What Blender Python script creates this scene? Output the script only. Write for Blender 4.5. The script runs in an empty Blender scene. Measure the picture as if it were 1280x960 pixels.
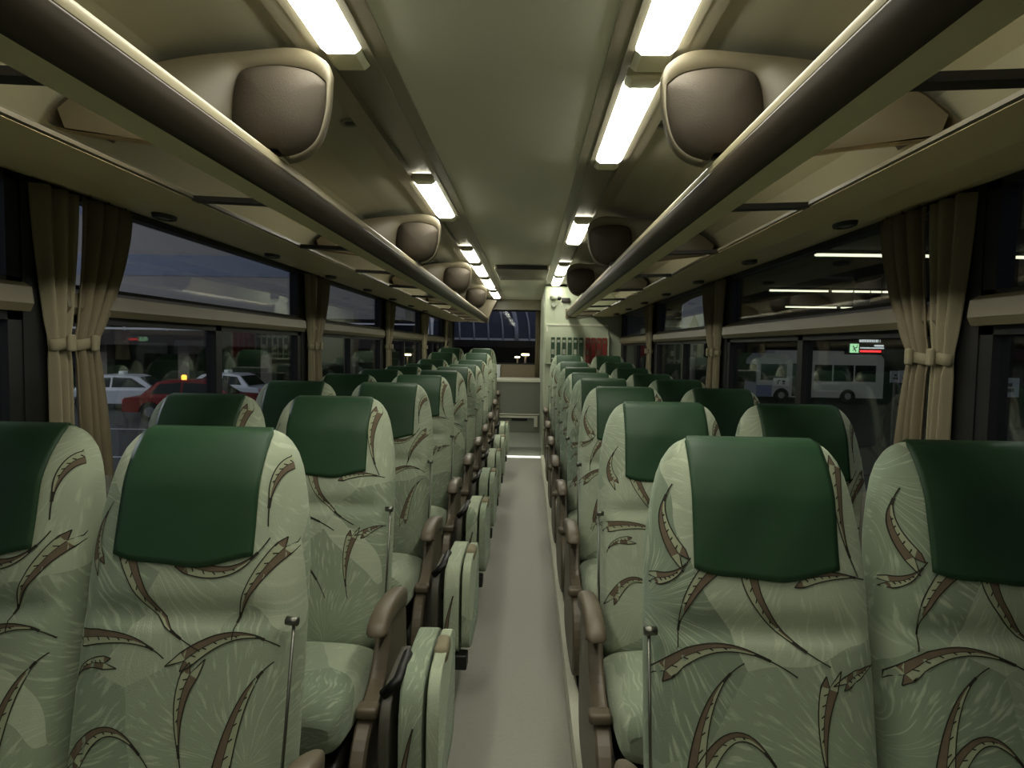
import bpy, bmesh, math, random
from mathutils import Vector, Matrix
random.seed(7)
R = math.radians
SC = bpy.context.scene
COL = SC.collection
EYE = 1.35

# ---------------------------------------------------------------- camera, world, exposure
cam_data = bpy.data.cameras.new('camera'); cam = bpy.data.objects.new('camera', cam_data); COL.objects.link(cam)
cam_data.sensor_width = 36; cam_data.lens = 800 / 1280 * 36; cam_data.clip_start = .03; cam_data.clip_end = 400
cam.matrix_world = (Matrix.Translation((.092, 0, EYE)) @ Matrix.Rotation(R(1.43), 4, 'Z') @
                    Matrix.Rotation(R(90 - 3.22), 4, 'X') @ Matrix.Rotation(R(.95), 4, 'Z'))
SC.camera = cam
SC.view_settings.view_transform = 'Standard'; SC.view_settings.look = 'None'
SC.view_settings.exposure = 0.55; SC.view_settings.gamma = 1.0; SC.view_settings.use_curve_mapping = False
world = bpy.data.worlds.new('dusk'); SC.world = world; world.use_nodes = True
wb = world.node_tree.nodes['Background']; wb.inputs[0].default_value = (.78, .84, 1.0, 1); wb.inputs[1].default_value = .20
LAMP = 15.0
LAMPC = (1.0, .985, .84, 1)

# ---------------------------------------------------------------- materials
def lin(c):
    return tuple(((v / 255) / 12.92 if v / 255 <= .04045 else ((v / 255 + .055) / 1.055) ** 2.4) for v in c) + (1,)
def mat(name, rgb, rough=.6, metal=0., spec=.5, noise=0., nscale=30., bump=0., bscale=200., emit=None, estr=0., sheen=0.):
    m = bpy.data.materials.new(name); m.use_nodes = True
    nt = m.node_tree; b = nt.nodes['Principled BSDF']
    c = lin(rgb)
    b.inputs['Base Color'].default_value = c; b.inputs['Roughness'].default_value = rough
    b.inputs['Metallic'].default_value = metal; b.inputs['Specular IOR Level'].default_value = spec
    if sheen: b.inputs['Sheen Weight'].default_value = sheen
    tc = nt.nodes.new('ShaderNodeTexCoord')
    if noise:
        n = nt.nodes.new('ShaderNodeTexNoise'); n.inputs['Scale'].default_value = nscale; n.inputs['Detail'].default_value = 4
        nt.links.new(tc.outputs['Object'], n.inputs['Vector'])
        mx = nt.nodes.new('ShaderNodeMix'); mx.data_type = 'RGBA'
        mx.inputs[6].default_value = tuple(v * (1 - noise) for v in c[:3]) + (1,)
        mx.inputs[7].default_value = tuple(min(1, v * (1 + noise)) for v in c[:3]) + (1,)
        nt.links.new(n.outputs['Fac'], mx.inputs[0]); nt.links.new(mx.outputs[2], b.inputs['Base Color'])
    if bump:
        n = nt.nodes.new('ShaderNodeTexNoise'); n.inputs['Scale'].default_value = bscale; n.inputs['Detail'].default_value = 3
        nt.links.new(tc.outputs['Object'], n.inputs['Vector'])
        bp = nt.nodes.new('ShaderNodeBump'); bp.inputs['Strength'].default_value = bump; bp.inputs['Distance'].default_value = .003
        nt.links.new(n.outputs['Fac'], bp.inputs['Height']); nt.links.new(bp.outputs['Normal'], b.inputs['Normal'])
    if emit:
        b.inputs['Emission Color'].default_value = emit; b.inputs['Emission Strength'].default_value = estr
    return m

def fabric_mat():
    m = bpy.data.materials.new('sage_fabric'); m.use_nodes = True; nt = m.node_tree; b = nt.nodes['Principled BSDF']
    N = nt.nodes.new; L = nt.links.new
    tc = N('ShaderNodeTexCoord')
    oi = N('ShaderNodeObjectInfo')
    ad = N('ShaderNodeVectorMath'); ad.operation = 'MULTIPLY_ADD'
    ad.inputs[1].default_value = (1, 1, 1)
    L(tc.outputs['Object'], ad.inputs[0]); L(oi.outputs['Random'], ad.inputs[2])
    # large woven patches in two sages
    v = N('ShaderNodeTexVoronoi'); v.inputs['Scale'].default_value = 3.4; v.feature = 'F1'
    w0 = N('ShaderNodeTexNoise'); w0.inputs['Scale'].default_value = 3.0
    L(ad.outputs[0], w0.inputs['Vector'])
    am = N('ShaderNodeMixRGB'); am.inputs[0].default_value = .12
    L(ad.outputs[0], am.inputs[1]); L(w0.outputs['Color'], am.inputs[2]); L(am.outputs[0], v.inputs['Vector'])
    # strokes radiating inside each woven patch
    sb = N('ShaderNodeVectorMath'); sb.operation = 'SUBTRACT'
    L(am.outputs[0], sb.inputs[0]); L(v.outputs['Position'], sb.inputs[1])
    sx = N('ShaderNodeSeparateXYZ'); L(sb.outputs[0], sx.inputs[0])
    at = N('ShaderNodeMath'); at.operation = 'ARCTAN2'; L(sx.outputs['Z'], at.inputs[0]); L(sx.outputs['X'], at.inputs[1])
    ln_ = N('ShaderNodeVectorMath'); ln_.operation = 'LENGTH'; L(sb.outputs[0], ln_.inputs[0])
    cb_ = N('ShaderNodeCombineXYZ')
    ma = N('ShaderNodeMath'); ma.operation = 'MULTIPLY'; ma.inputs[1].default_value = 26; L(at.outputs[0], ma.inputs[0]); L(ma.outputs[0], cb_.inputs[0])
    mr = N('ShaderNodeMath'); mr.operation = 'MULTIPLY'; mr.inputs[1].default_value = 22; L(ln_.outputs['Value'], mr.inputs[0]); L(mr.outputs[0], cb_.inputs[1])
    n1 = N('ShaderNodeTexNoise'); n1.inputs['Scale'].default_value = 1.0; n1.inputs['Detail'].default_value = 2
    L(cb_.outputs[0], n1.inputs['Vector'])
    rp = N('ShaderNodeValToRGB'); rp.color_ramp.elements[0].position = .54; rp.color_ramp.elements[1].position = .66
    L(n1.outputs['Fac'], rp.inputs[0])
    sep = N('ShaderNodeSeparateColor'); L(v.outputs['Color'], sep.inputs[0])
    mx = N('ShaderNodeMix'); mx.data_type = 'RGBA'
    mx.inputs[6].default_value = lin((122, 137, 115)); mx.inputs[7].default_value = lin((172, 181, 156))
    L(sep.outputs[0], mx.inputs[0])
    m2 = N('ShaderNodeMix'); m2.data_type = 'RGBA'; m2.inputs[7].default_value = lin((200, 208, 180))
    mu = N('ShaderNodeMath'); mu.operation = 'MULTIPLY'; mu.inputs[1].default_value = .42
    L(rp.outputs[0], mu.inputs[0]); L(mu.outputs[0], m2.inputs[0]); L(mx.outputs[2], m2.inputs[6])
    L(m2.outputs[2], b.inputs['Base Color'])
    b.inputs['Roughness'].default_value = .85; b.inputs['Sheen Weight'].default_value = .25; b.inputs['Sheen Tint'].default_value = (.8, .95, .75, 1)
    fn = N('ShaderNodeTexNoise'); fn.inputs['Scale'].default_value = 420; L(tc.outputs['Object'], fn.inputs['Vector'])
    bp = N('ShaderNodeBump'); bp.inputs['Strength'].default_value = .35; bp.inputs['Distance'].default_value = .002
    L(fn.outputs['Fac'], bp.inputs['Height']); L(bp.outputs['Normal'], b.inputs['Normal'])
    return m
def glass_mat(name, refl=.4, tint=(.86, .88, .9, 1)):
    m = bpy.data.materials.new(name); m.use_nodes = True; nt = m.node_tree
    nt.nodes.remove(nt.nodes['Principled BSDF']); out = nt.nodes['Material Output']
    t = nt.nodes.new('ShaderNodeBsdfTransparent'); t.inputs[0].default_value = tint
    g = nt.nodes.new('ShaderNodeBsdfGlossy'); g.inputs['Roughness'].default_value = .02
    f = nt.nodes.new('ShaderNodeFresnel'); f.inputs['IOR'].default_value = 1.45
    mu = nt.nodes.new('ShaderNodeMath'); mu.operation = 'MULTIPLY'; mu.inputs[1].default_value = refl
    mx = nt.nodes.new('ShaderNodeMixShader')
    nt.links.new(f.outputs[0], mu.inputs[0]); nt.links.new(mu.outputs[0], mx.inputs[0])
    nt.links.new(t.outputs[0], mx.inputs[1]); nt.links.new(g.outputs[0], mx.inputs[2]); nt.links.new(mx.outputs[0], out.inputs[0])
    return m
M = {}
M['fabric'] = fabric_mat()
M['line'] = mat('print_outline', (38, 34, 24), .85)
M['pink'] = mat('print_brown', (104, 90, 72), .85, noise=.2, nscale=60)
M['pale'] = mat('print_pale', (158, 164, 134), .85, noise=.1, nscale=60)
M['cover'] = mat('green_cover', (38, 68, 43), .5, spec=.35, noise=.12, nscale=9, bump=.2, bscale=26, sheen=0)
M['plastic'] = mat('brown_plastic', (98, 88, 72), .42, noise=.05)
M['darkplastic'] = mat('dark_plastic', (34, 32, 27), .45)
M['shell'] = mat('seat_shell', (70, 68, 58), .55)
M['steel'] = mat('satin_steel', (120, 120, 112), .4, metal=1)
M['black'] = mat('black_rubber', (14, 14, 13), .5)
M['ceil'] = mat('ceiling_panel', (224, 224, 208), .55, noise=.03, nscale=3, bump=.1, bscale=120)
M['side'] = mat('side_lining', (158, 157, 136), .6, noise=.03, nscale=4, bump=.1, bscale=120)
M['strip'] = mat('strip_panel', (142, 136, 116), .35, noise=.03, nscale=4)
M['railtop'] = mat('rail_ridge', (140, 131, 104), .4, spec=.6)  # paler top of the same rail, lamp highlight put into the colour
M['rail'] = mat('rail_shaded', (54, 47, 36), .45, spec=.3)  # lower rail face, its shade put into a darker colour
M['under'] = mat('rack_underside', (216, 204, 160), .45, noise=.04, nscale=5)
M['service'] = mat('service_panel', (220, 200, 155), .4, noise=.04, nscale=5)
M['cream'] = mat('cream_moulding', (104, 96, 76), .45)
M['mesh'] = mat('speaker_cloth', (58, 50, 38), .8, noise=.08, nscale=12, bump=.3, bscale=300)
M['frame'] = mat('window_rubber', (16, 16, 15), .5)
M['transom'] = mat('transom_bar', (100, 92, 71), .4)
M['wall'] = mat('lower_wall', (110, 106, 88), .7)
M['curtain'] = mat('curtain_cloth', (114, 104, 82), .85, noise=.08, nscale=25, bump=.2, bscale=300)
M['curtain2'] = mat('curtain_lining', (138, 130, 105), .85, noise=.05, nscale=25, bump=.2, bscale=300)
M['floor'] = mat('aisle_floor', (152, 151, 140), .6, noise=.08, nscale=60, bump=.1, bscale=150)
M['plat'] = mat('platform_carpet', (70, 72, 62), .9, noise=.15, nscale=80)
M['white'] = mat('white_gelcoat', (176, 184, 158), .4)
M['pgrey'] = mat('grey_panel', (128, 132, 120), .6, noise=.03, nscale=6)
M['trim'] = mat('nosing', (225, 225, 205), .35)
M['lamp'] = mat('lamp_diffuser', (230, 230, 210), .5, emit=LAMPC, estr=LAMP)
M['lampoff'] = mat('unlit_diffuser', (222, 220, 190), .4)
M['glass'] = glass_mat('window_glass')
M['greenp'] = mat('green_paper', (38, 66, 44), .6); M['redp'] = mat('red_paper', (120, 34, 28), .6); M['wpaper'] = mat('white_paper', (160, 168, 150), .6)

# ---------------------------------------------------------------- mesh helpers
class MB:
    def __init__(s): s.v = []; s.f = []; s.m = []; s.sm = []
    def add(s, vs, fs, mi=0, smooth=False):
        o = len(s.v); s.v += [tuple(p) for p in vs]
        for f in fs: s.f.append(tuple(i + o for i in f)); s.m.append(mi); s.sm.append(smooth)
    def box(s, a, b, mi=0, bev=0.):
        x0, y0, z0 = a; x1, y1, z1 = b
        if x0 > x1: x0, x1 = x1, x0
        if y0 > y1: y0, y1 = y1, y0
        if z0 > z1: z0, z1 = z1, z0
        if bev <= 0:
            vs = [(x0,y0,z0),(x1,y0,z0),(x1,y1,z0),(x0,y1,z0),(x0,y0,z1),(x1,y0,z1),(x1,y1,z1),(x0,y1,z1)]
            s.add(vs, [(0,3,2,1),(4,5,6,7),(0,1,5,4),(1,2,6,5),(2,3,7,6),(3,0,4,7)], mi); return
        bm = bmesh.new(); bmesh.ops.create_cube(bm, size=1)
        for v in bm.verts: v.co = Vector(((x0+x1)/2 + v.co.x*(x1-x0), (y0+y1)/2 + v.co.y*(y1-y0), (z0+z1)/2 + v.co.z*(z1-z0)))
        bev = min(bev, .49*min(x1-x0, y1-y0, z1-z0))
        bmesh.ops.bevel(bm, geom=bm.edges[:], offset=bev, segments=3, profile=.5, affect='EDGES')
        s.add([v.co for v in bm.verts], [[v.index for v in f.verts] for f in bm.faces], mi, True); bm.free()
    def grid(s, rows, mi=0, smooth=True, closeu=False, cap=False):
        n = len(rows[0]); vs = [p for r in rows for p in r]; fs = []
        for i in range(len(rows) - 1):
            for j in range(n if closeu else n - 1):
                k = (j + 1) % n; fs.append((i*n+j, i*n+k, (i+1)*n+k, (i+1)*n+j))
        s.add(vs, fs, mi, smooth)
        if cap:
            s.add(rows[0], [tuple(range(n))[::-1]], mi); s.add(rows[-1], [tuple(range(n))], mi)
    def tube(s, pts, r, mi=0, n=10, cap=True):
        pts = [Vector(p) for p in pts]; rows = []
        rr = r if isinstance(r, (list, tuple)) else [r]*len(pts)
        up = Vector((0, 0, 1))
        for i, p in enumerate(pts):
            t = (pts[min(i+1, len(pts)-1)] - pts[max(i-1, 0)]).normalized()
            u = up if abs(t.dot(up)) < .9 else Vector((1, 0, 0))
            a = t.cross(u).normalized(); b = t.cross(a)
            rows.append([p + a*math.cos(2*math.pi*k/n)*rr[i] + b*math.sin(2*math.pi*k/n)*rr[i] for k in range(n)])
        s.grid(rows, mi, True, True, cap)
    def prism(s, poly, axis, a, b, mi=0, smooth=False):
        def P(p, t):
            return (t, p[0], p[1]) if axis == 'x' else (p[0], t, p[1]) if axis == 'y' else (p[0], p[1], t)
        s.grid([[P(p, a) for p in poly], [P(p, b) for p in poly]], mi, smooth, True, True)
    def build(s, name, mats, parent=None, recalc=True):
        me = bpy.data.meshes.new(name); me.from_pydata(s.v, [], s.f)
        if not isinstance(mats, (list, tuple)): mats = [mats]
        for m in mats: me.materials.append(m)
        me.polygons.foreach_set('material_index', s.m); me.polygons.foreach_set('use_smooth', s.sm)
        if recalc:
            bm = bmesh.new(); bm.from_mesh(me); bmesh.ops.remove_doubles(bm, verts=bm.verts, dist=1e-5)
            bmesh.ops.recalc_face_normals(bm, faces=bm.faces); bm.to_mesh(me); bm.free()
        o = bpy.data.objects.new(name, me); COL.objects.link(o)
        if parent: o.parent = parent
        return o
def tag(o, label=None, cat=None, group=None, kind=None):
    if label: o['label'] = label
    if cat: o['category'] = cat
    if group: o['group'] = group
    if kind: o['kind'] = kind
    return o
def empty(name, loc=(0, 0, 0), rz=0):
    o = bpy.data.objects.new(name, None); COL.objects.link(o); o.location = loc; o.rotation_euler = (0, 0, rz); o.empty_display_size = .1
    return o
def interp(tab, q):
    for (a, va), (b, vb) in zip(tab, tab[1:]):
        if q <= b: return va + (vb-va)*max(0, (q-a)/(b-a))
    return tab[-1][1]
def kids(o): return [c for c in COL.objects if c.parent == o]
def copy_tree(o, parent=None, ch=None):
    c = o.copy(); COL.objects.link(c); c.parent = parent
    for k in (ch.get(o, []) if ch is not None else kids(o)): copy_tree(k, c, ch)
    return c
def box_obj(name, a, b, m, parent=None, bev=0., kind=None):
    g = MB(); g.box(a, b, 0, bev); o = g.build(name, m, parent)
    if kind: o['kind'] = kind
    return o
def B(px, py, yy, side=0):            # photo pixel + depth -> world point
    r = R(.95); dx, dy = px - 660, py - 435
    return ((dx*math.cos(r) + dy*math.sin(r))/800*yy + .092, yy, EYE - (-dx*math.sin(r) + dy*math.cos(r))/800*yy)

W = 1.2                                # half width at the window glass
Y0, Y1 = -1.2, 10.3
PIL = [-.33, 1.65, 3.63, 5.61, 7.59, 9.57]
ROW = .82

# ---------------------------------------------------------------- bus shell
S = 'structure'
box_obj('floor', (-.33, Y0, -.06), (.30, 7.9, 0), M['floor'], kind=S)
box_obj('floor_platform_left', (-1.26, Y0, -.06), (-.33, 7.9, .07), M['plat'], kind=S)
box_obj('floor_platform_right', (.30, Y0, -.06), (1.26, 7.62, .07), M['plat'], kind=S)
box_obj('trim_1', (.262, Y0, 0), (.30, 7.6, .078), M['trim'], kind=S)
# rear steps
box_obj('floor_rear_step', (-1.24, 7.9, -.06), (.272, 9.36, .115), M['pgrey'], kind=S)
M['steplight'] = mat('step_light', (240, 245, 230), .4, emit=(1, 1, .9, 1), estr=.7)
box_obj('trim_2', (-.33, 7.84, 0), (.262, 7.9, .014), M['steplight'], kind=S)
box_obj('trim_3', (-.40, 7.885, .105), (.272, 7.93, .125), M['pgrey'], kind=S)
g = MB(); g.box((-.75, 9.37, .115), (.272, 9.41, .375)); g.build('wall_rear_riser', M['pgrey'])['kind'] = S
g = MB(); g.box((-.33, 9.335, .33), (.24, 9.369, .36)); g.box((.19, 9.335, .20), (.24, 9.369, .33)); g.box((-.33, 9.335, .374), (.265, 9.369, .392))
g.build('trim_4', M['trim'])['kind'] = S
box_obj('trim_5', (-.14, 9.352, .285), (.09, 9.369, .318), M['black'], kind=S)
g = MB(); g.box((-1.24, 9.41, .115), (.28, 9.47, .855)); g.box((-1.24, 9.36, .40), (.28, 9.41, .855)); g.build('wall_rear_bench', M['pgrey'])['kind'] = S
box_obj('trim_6', (-1.24, 9.34, .855), (.28, 10.22, .885), M['trim'], kind=S)
# rear wall around the rear window
g = MB(); g.box((-1.24, 10.22, 0), (1.24, 10.3, 1.09)); g.box((-1.24, 10.22, 1.97), (1.24, 10.3, 2.2)); g.box((-1.26, 10.22, 1.09), (-1.13, 10.3, 1.97)); g.box((.24, 10.22, 1.09), (1.24, 10.3, 1.97))
g.build('wall_rear', M['wall'])['kind'] = S
# side walls below the windows, with the sill
for sd, nm in ((-1, 'left'), (1, 'right')):
    g = MB(); g.box((sd*W, Y0, .07), (sd*(W+.06), Y1, .86)); g.box((sd*(W-.05), Y0, .86), (sd*(W+.06), Y1, .885))
    g.box((sd*(W-.02), Y0, EYE+.415), (sd*(W+.06), Y1, 2.0))
    o = g.build('wall_' + nm, M['wall']); o['kind'] = S
box_obj('wall_front', (-1.26, Y0-.06, -.06), (1.26, Y0, 2.2), M['wall'], kind=S)
# ceiling: centre panel, lamp troughs, curved side lining in one closed shell profile
def ceil_prof(sd):
    return [(sd*x, EYE+h) for x, h in ((.46, .775), (.56, .765), (.70, .75), (.85, .725), (.98, .685), (1.08, .63), (1.15, .55), (1.19, .45), (1.2, .415))]
g = MB(); g.box((-.335, Y0, EYE+.76), (.335, Y1, EYE+.82))
g.build('ceiling', M['ceil'])['kind'] = S
for sd, nm in ((-1, 'left'), (1, 'right')):
    g = MB(); pr = ceil_prof(sd); out = [(x*1.06 + sd*.0, z+.05) for x, z in pr][::-1]
    g.grid([[(x, y, z) for x, z in pr + out] for y in (Y0, Y1)], 0, False, True, True)
    o = g.build('ceiling_side_' + nm, M['side']); o['kind'] = S
    for p in o.data.polygons: p.use_smooth = False
    g = MB(); g.box((sd*.335, Y0, EYE+.785), (sd*.46, Y1, EYE+.82))        # trough back
    g.box((sd*.325, Y0, EYE+.752), (sd*.345, Y1, EYE+.80)); g.box((sd*.45, Y0, EYE+.755), (sd*.475, Y1, EYE+.80))
    # coloured strips either side of the lamps
    g.box((sd*.28, Y0, EYE+.755), (sd*.325, Y1, EYE+.77)); g.box((sd*.475, Y0, EYE+.757), (sd*.515, Y1, EYE+.775))
    g.build('ceiling_lamp_trough_' + nm, M['strip'])['kind'] = S

# ---------------------------------------------------------------- windows
def window(n, sd, ya, yb):
    r = empty('window_%d' % n, (sd*W, (ya+yb)/2, .885)); r['kind'] = S
    def loc(o):
        o.parent = r; o.location = (-r.location.x, -r.location.y, -r.location.z); return o
    zt, zl, zu, zb = EYE+.415, EYE+.072, EYE+.145, .885
    xi, xo = sd*(W-.012), sd*(W+.03)
    g = MB()
    for (a, b, c, d) in ((ya, ya+.045, zb, zt), (yb-.045, yb, zb, zt), (ya, yb, zt-.02, zt), (ya, yb, zb, zb+.02), (ya, yb, zu, zu+.012), (ya, yb, zl-.022, zl)):
        g.box((xi, a, c), (xo, b, d))
    loc(g.build('window_frame', M['frame']))
    g = MB(); ym = (ya+yb)/2 - .02
    g.box((xi, ym-.025, zb), (xo, ym+.025, zl)); loc(g.build('mullion', M['frame']))
    g = MB(); g.prism([(sd*(W-.035), zl), (sd*(W-.045), zl+.02), (sd*(W-.04), zu-.012), (sd*(W-.02), zu), (sd*(W+.02), zu), (sd*(W+.02), zl)], 'y', ya, yb)
    loc(g.build('transom', M['transom']))
    for a, b, c, d in ((ya+.04, yb-.04, zu, zt-.01), (ya+.04, ym, zb, zl-.01), (ym, yb-.04, zb, zl-.01)):
        g = MB(); g.box((sd*(W+.008), a, c), (sd*(W+.013), b, d)); loc(g.build('pane', M['glass']))
n = 1
for sd in (-1, 1):
    for i, p in enumerate(PIL):
        ya = p + .06; yb = (PIL[i+1] - .06) if i < len(PIL) - 1 else Y1 - .08
        window(n, sd, ya, yb); n += 1
    g = MB()
    g.box((sd*(W-.015), Y0, .885), (sd*(W+.05), PIL[0]+.06, EYE+.415))
    for p in PIL[1:]: g.box((sd*(W-.015), p-.06, .885), (sd*(W+.05), p+.06, EYE+.415))
    o = g.build('wall_pillars_' + ('left' if sd < 0 else 'right'), M['frame']); o['kind'] = S
# rear window
r = empty('window_%d' % n, (-.44, 10.22, 1.09)); r['kind'] = S
g = MB(); g.box((-.70, .01, 0), (-.66, .05, .88)); g.box((.64, .01, 0), (.68, .05, .88)); g.box((-.66, .01, 0), (.64, .05, .02)); g.box((-.66, .01, .84), (.64, .05, .88))
g.build('window_frame', M['frame'], r)
g = MB(); g.box((-.66, .028, .02), (.64, .033, .84)); g.build('pane', M['glass'], r)
box_obj('trim_7', (-1.2, 10.1, EYE+.60), (.27, 10.22, EYE+.78), M['strip'], kind=S)

# ---------------------------------------------------------------- ceiling lamps
lamp_rows = {-1: [(-.85, -.2), (.55, 1.66), (2.97, 3.72), (5.0, 5.63), (5.9, 6.72), (7.1, 8.05), (8.7, 9.7)],
             1: [(-.85, -.2), (.70, 1.66), (1.87, 2.6), (3.87, 4.6), (5.85, 6.55), (6.8, 7.58)]}
ords = ['nearest', 'second', 'third', 'fourth', 'fifth', 'farthest']
for sd in (-1, 1):
    L = lamp_rows[sd]
    for i, (a, b) in enumerate(L):
        t = empty('ceiling_lamp', (sd*.398, a, EYE+.76))
        o_ = 'farthest' if i == len(L)-1 else (['behind-the-camera'] + ords)[i]
        tag(t, '%s lit fluorescent ceiling lamp of the %s row, under a white diffuser' % (o_, 'left' if sd < 0 else 'right'), 'ceiling lamp', 'lit ceiling lamps')
        g = MB(); g.prism([(-.05, .015), (-.050, -.008), (-.035, -.020), (.035, -.020), (.050, -.008), (.05, .015)], 'y', 0, b-a); g.build('diffuser', M['lamp'], t)
        for u, v in ((b-a, b-a+.10), (-.06, 0)):
            g = MB(); g.prism([(-.05, .016), (-.050, -.007), (-.035, -.019), (.035, -.019), (.050, -.007), (.05, .016)], 'y', u, v)
            g.build('end_cap', M['lampoff'], t)
# round vents / speakers in the side lining
vp = [1.34, 2.23, 4.17, 6.12]
for sd in (-1, 1):
    for i, y in enumerate(vp):
        t = empty('ceiling_speaker', (sd*.535, y, EYE+.766))
        tag(t, 'small round grey ceiling grille, %s on the %s side of the ceiling' % (('nearest one' if i == 0 else ords[i] + ' one', 'left' if sd < 0 else 'right')), 'ceiling grille', 'round ceiling grilles')
        t.rotation_euler = (0, sd*R(6), 0)
        g = MB(); rows = []
        for rr, zz in ((.034, .01), (.034, -.004), (.030, -.009), (.022, -.006), (.020, .002)):
            rows.append([(rr*math.cos(a*math.pi/12), rr*math.sin(a*math.pi/12), zz) for a in range(24)])
        g.grid(rows, 0, True, True, False); g.build('bezel', M['pgrey'], t)
        g = MB(); g.grid([[(rr*math.cos(a*math.pi/12), rr*math.sin(a*math.pi/12), zz) for a in range(24)] for rr, zz in ((.021, -.001), (.001, -.003))], 0, False, True)
        for k in range(-2, 3): g.box((k*.007-.0015, -.016, -.006), (k*.007+.0015, .016, -.002))
        g.build('grille', M['darkplastic'], t)
# air grille at the rear of the ceiling
t = empty('return_air_grille', (.02, 5.9, EYE+.76)); tag(t, 'long dark return-air grille across the rear ceiling between the lamp rows', 'air grille')
g = MB(); g.box((-.25, 0, -.045), (.25, .9, -.001), 0, .01); g.build('housing', M['strip'], t)
g = MB()
for k in range(5): g.box((-.23, -.006, -.04+k*.008), (.23, .004, -.036+k*.008))
g.box((-.23, -.002, -.041), (.23, .002, -.004)); g.build('slats', M['darkplastic'], t)

# ---------------------------------------------------------------- overhead racks
def bez(pts, n):
    out = []
    for i in range(len(pts)-1):
        p0 = pts[max(i-1, 0)]; p1 = pts[i]; p2 = pts[i+1]; p3 = pts[min(i+2, len(pts)-1)]
        for k in range(n):
            t = k/n
            out.append(tuple(.5*((2*b)+(-a+c)*t+(2*a-5*b+4*c-d)*t*t+(-a+3*b-3*c+d)*t**3) for a, b, c, d in zip(p0, p1, p2, p3)))
    out.append(pts[-1]); return out
def rack(sd, yend):
    nm = 'left' if sd < 0 else 'right'
    r = empty('luggage_rack', (sd*.55, Y0, EYE+.40))
    tag(r, 'long beige overhead luggage rack along the %s side above the windows' % nm, 'luggage rack', 'overhead luggage racks')
    ox, oy, oz = r.location
    def P(x, h): return (sd*x - ox, EYE + h - oz)
    ln = yend - Y0
    prof = bez([(.529, .436), (.531, .415), (.540, .395), (.556, .382), (.575, .380)], 4)
    g = MB(); g.prism([P(*p) for p in prof] + [P(.60, .385), P(.60, .445)], 'y', 0, ln, 0, True); g.build('front_rail', M['rail'], r)
    g = MB(); g.prism([P(*p) for p in bez([(.60, .446), (.592, .466), (.570, .474), (.548, .471), (.534, .460), (.529, .447), (.529, .437)], 4)], 'y', 0, ln, 0, True); g.build('rail_ridge', M['railtop'], r)
    g = MB(); g.prism([P(.572, .380), P(.630, .376), P(.630, .388), P(.572, .392)], 'y', 0, ln); g.build('tray_edge', M['under'], r)
    g = MB(); g.prism([P(.829, .394), P(.834, .390), P(.838, .400), P(.832, .404)], 'y', 0, ln); g.build('lip', M['cream'], r)
    g = MB(); g.prism([P(.834, .389), P(.96, .382), P(1.085, .388), P(1.11, .40), P(1.197, .418), P(1.197, .43), P(.834, .402)], 'y', 0, ln); g.build('service_panel', M['service'], r)
    y = .93; k = 0
    while y < yend - .1:
        b = MB(); b.prism([P(.60, .379), P(.835, .388), P(.835, .402), P(.60, .393)], 'y', y-Y0, y-Y0+.035); b.build('cross_bar', M['darkplastic'], r)
        y += .82; k += 1
    if sd < 0:   # moulded rear end
        b = MB(); b.grid([[(P(x, h)[0], ln+dy, P(x, h)[1]) for x, h in ((.525, .38), (.52, .45), (.47, .58), (.40, .72), (.9, .74), (1.15, .6), (1.19, .42), (.83, .39))] for dy in (0, .12)], 0, False, True, True)
        b.build('end_panel', M['cream'], r)
    else:
        b = MB(); b.grid([[(P(x, h)[0], ln+dy, P(x, h)[1]) for x, h in ((.52, .36), (.52, .47), (.60, .48), (1.15, .45), (1.19, .42), (.83, .39))] for dy in (0, .01)], 0, False, True, True)
        b.build('end_panel', M['cream'], r)
    return r
rack(-1, 9.75); rack(1, 7.6)
# reading lamps in the service panel
for sd in (-1, 1):
    for k in range(8):
        y = 1.12 + .82*k
        t = empty('reading_lamp', (sd*1.02, y, EYE+.382))
        tag(t, '%s small dark reading lamp in the panel above the %s windows' % (['nearest','second','third','fourth','fifth','sixth','seventh','farthest'][k], 'left' if sd < 0 else 'right'), 'reading lamp', 'reading lamps under the racks')
        g = MB()
        g.grid([[(1.0*rr*math.cos(a*math.pi/10), 1.7*rr*math.sin(a*math.pi/10), zz) for a in range(20)] for rr, zz in ((.030, .004), (.028, -.008), (.020, -.010), (.018, -.004))], 0, True, True)
        g.build('bezel', M['darkplastic'], t)
        g = MB(); g.grid([[(1.0*rr*math.cos(a*math.pi/10), 1.7*rr*math.sin(a*math.pi/10), zz) for a in range(20)] for rr, zz in ((.019, -.005), (.010, -.009), (.001, -.010))], 0, True, True)
        g.build('lens', M['pgrey'], t)

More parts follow.
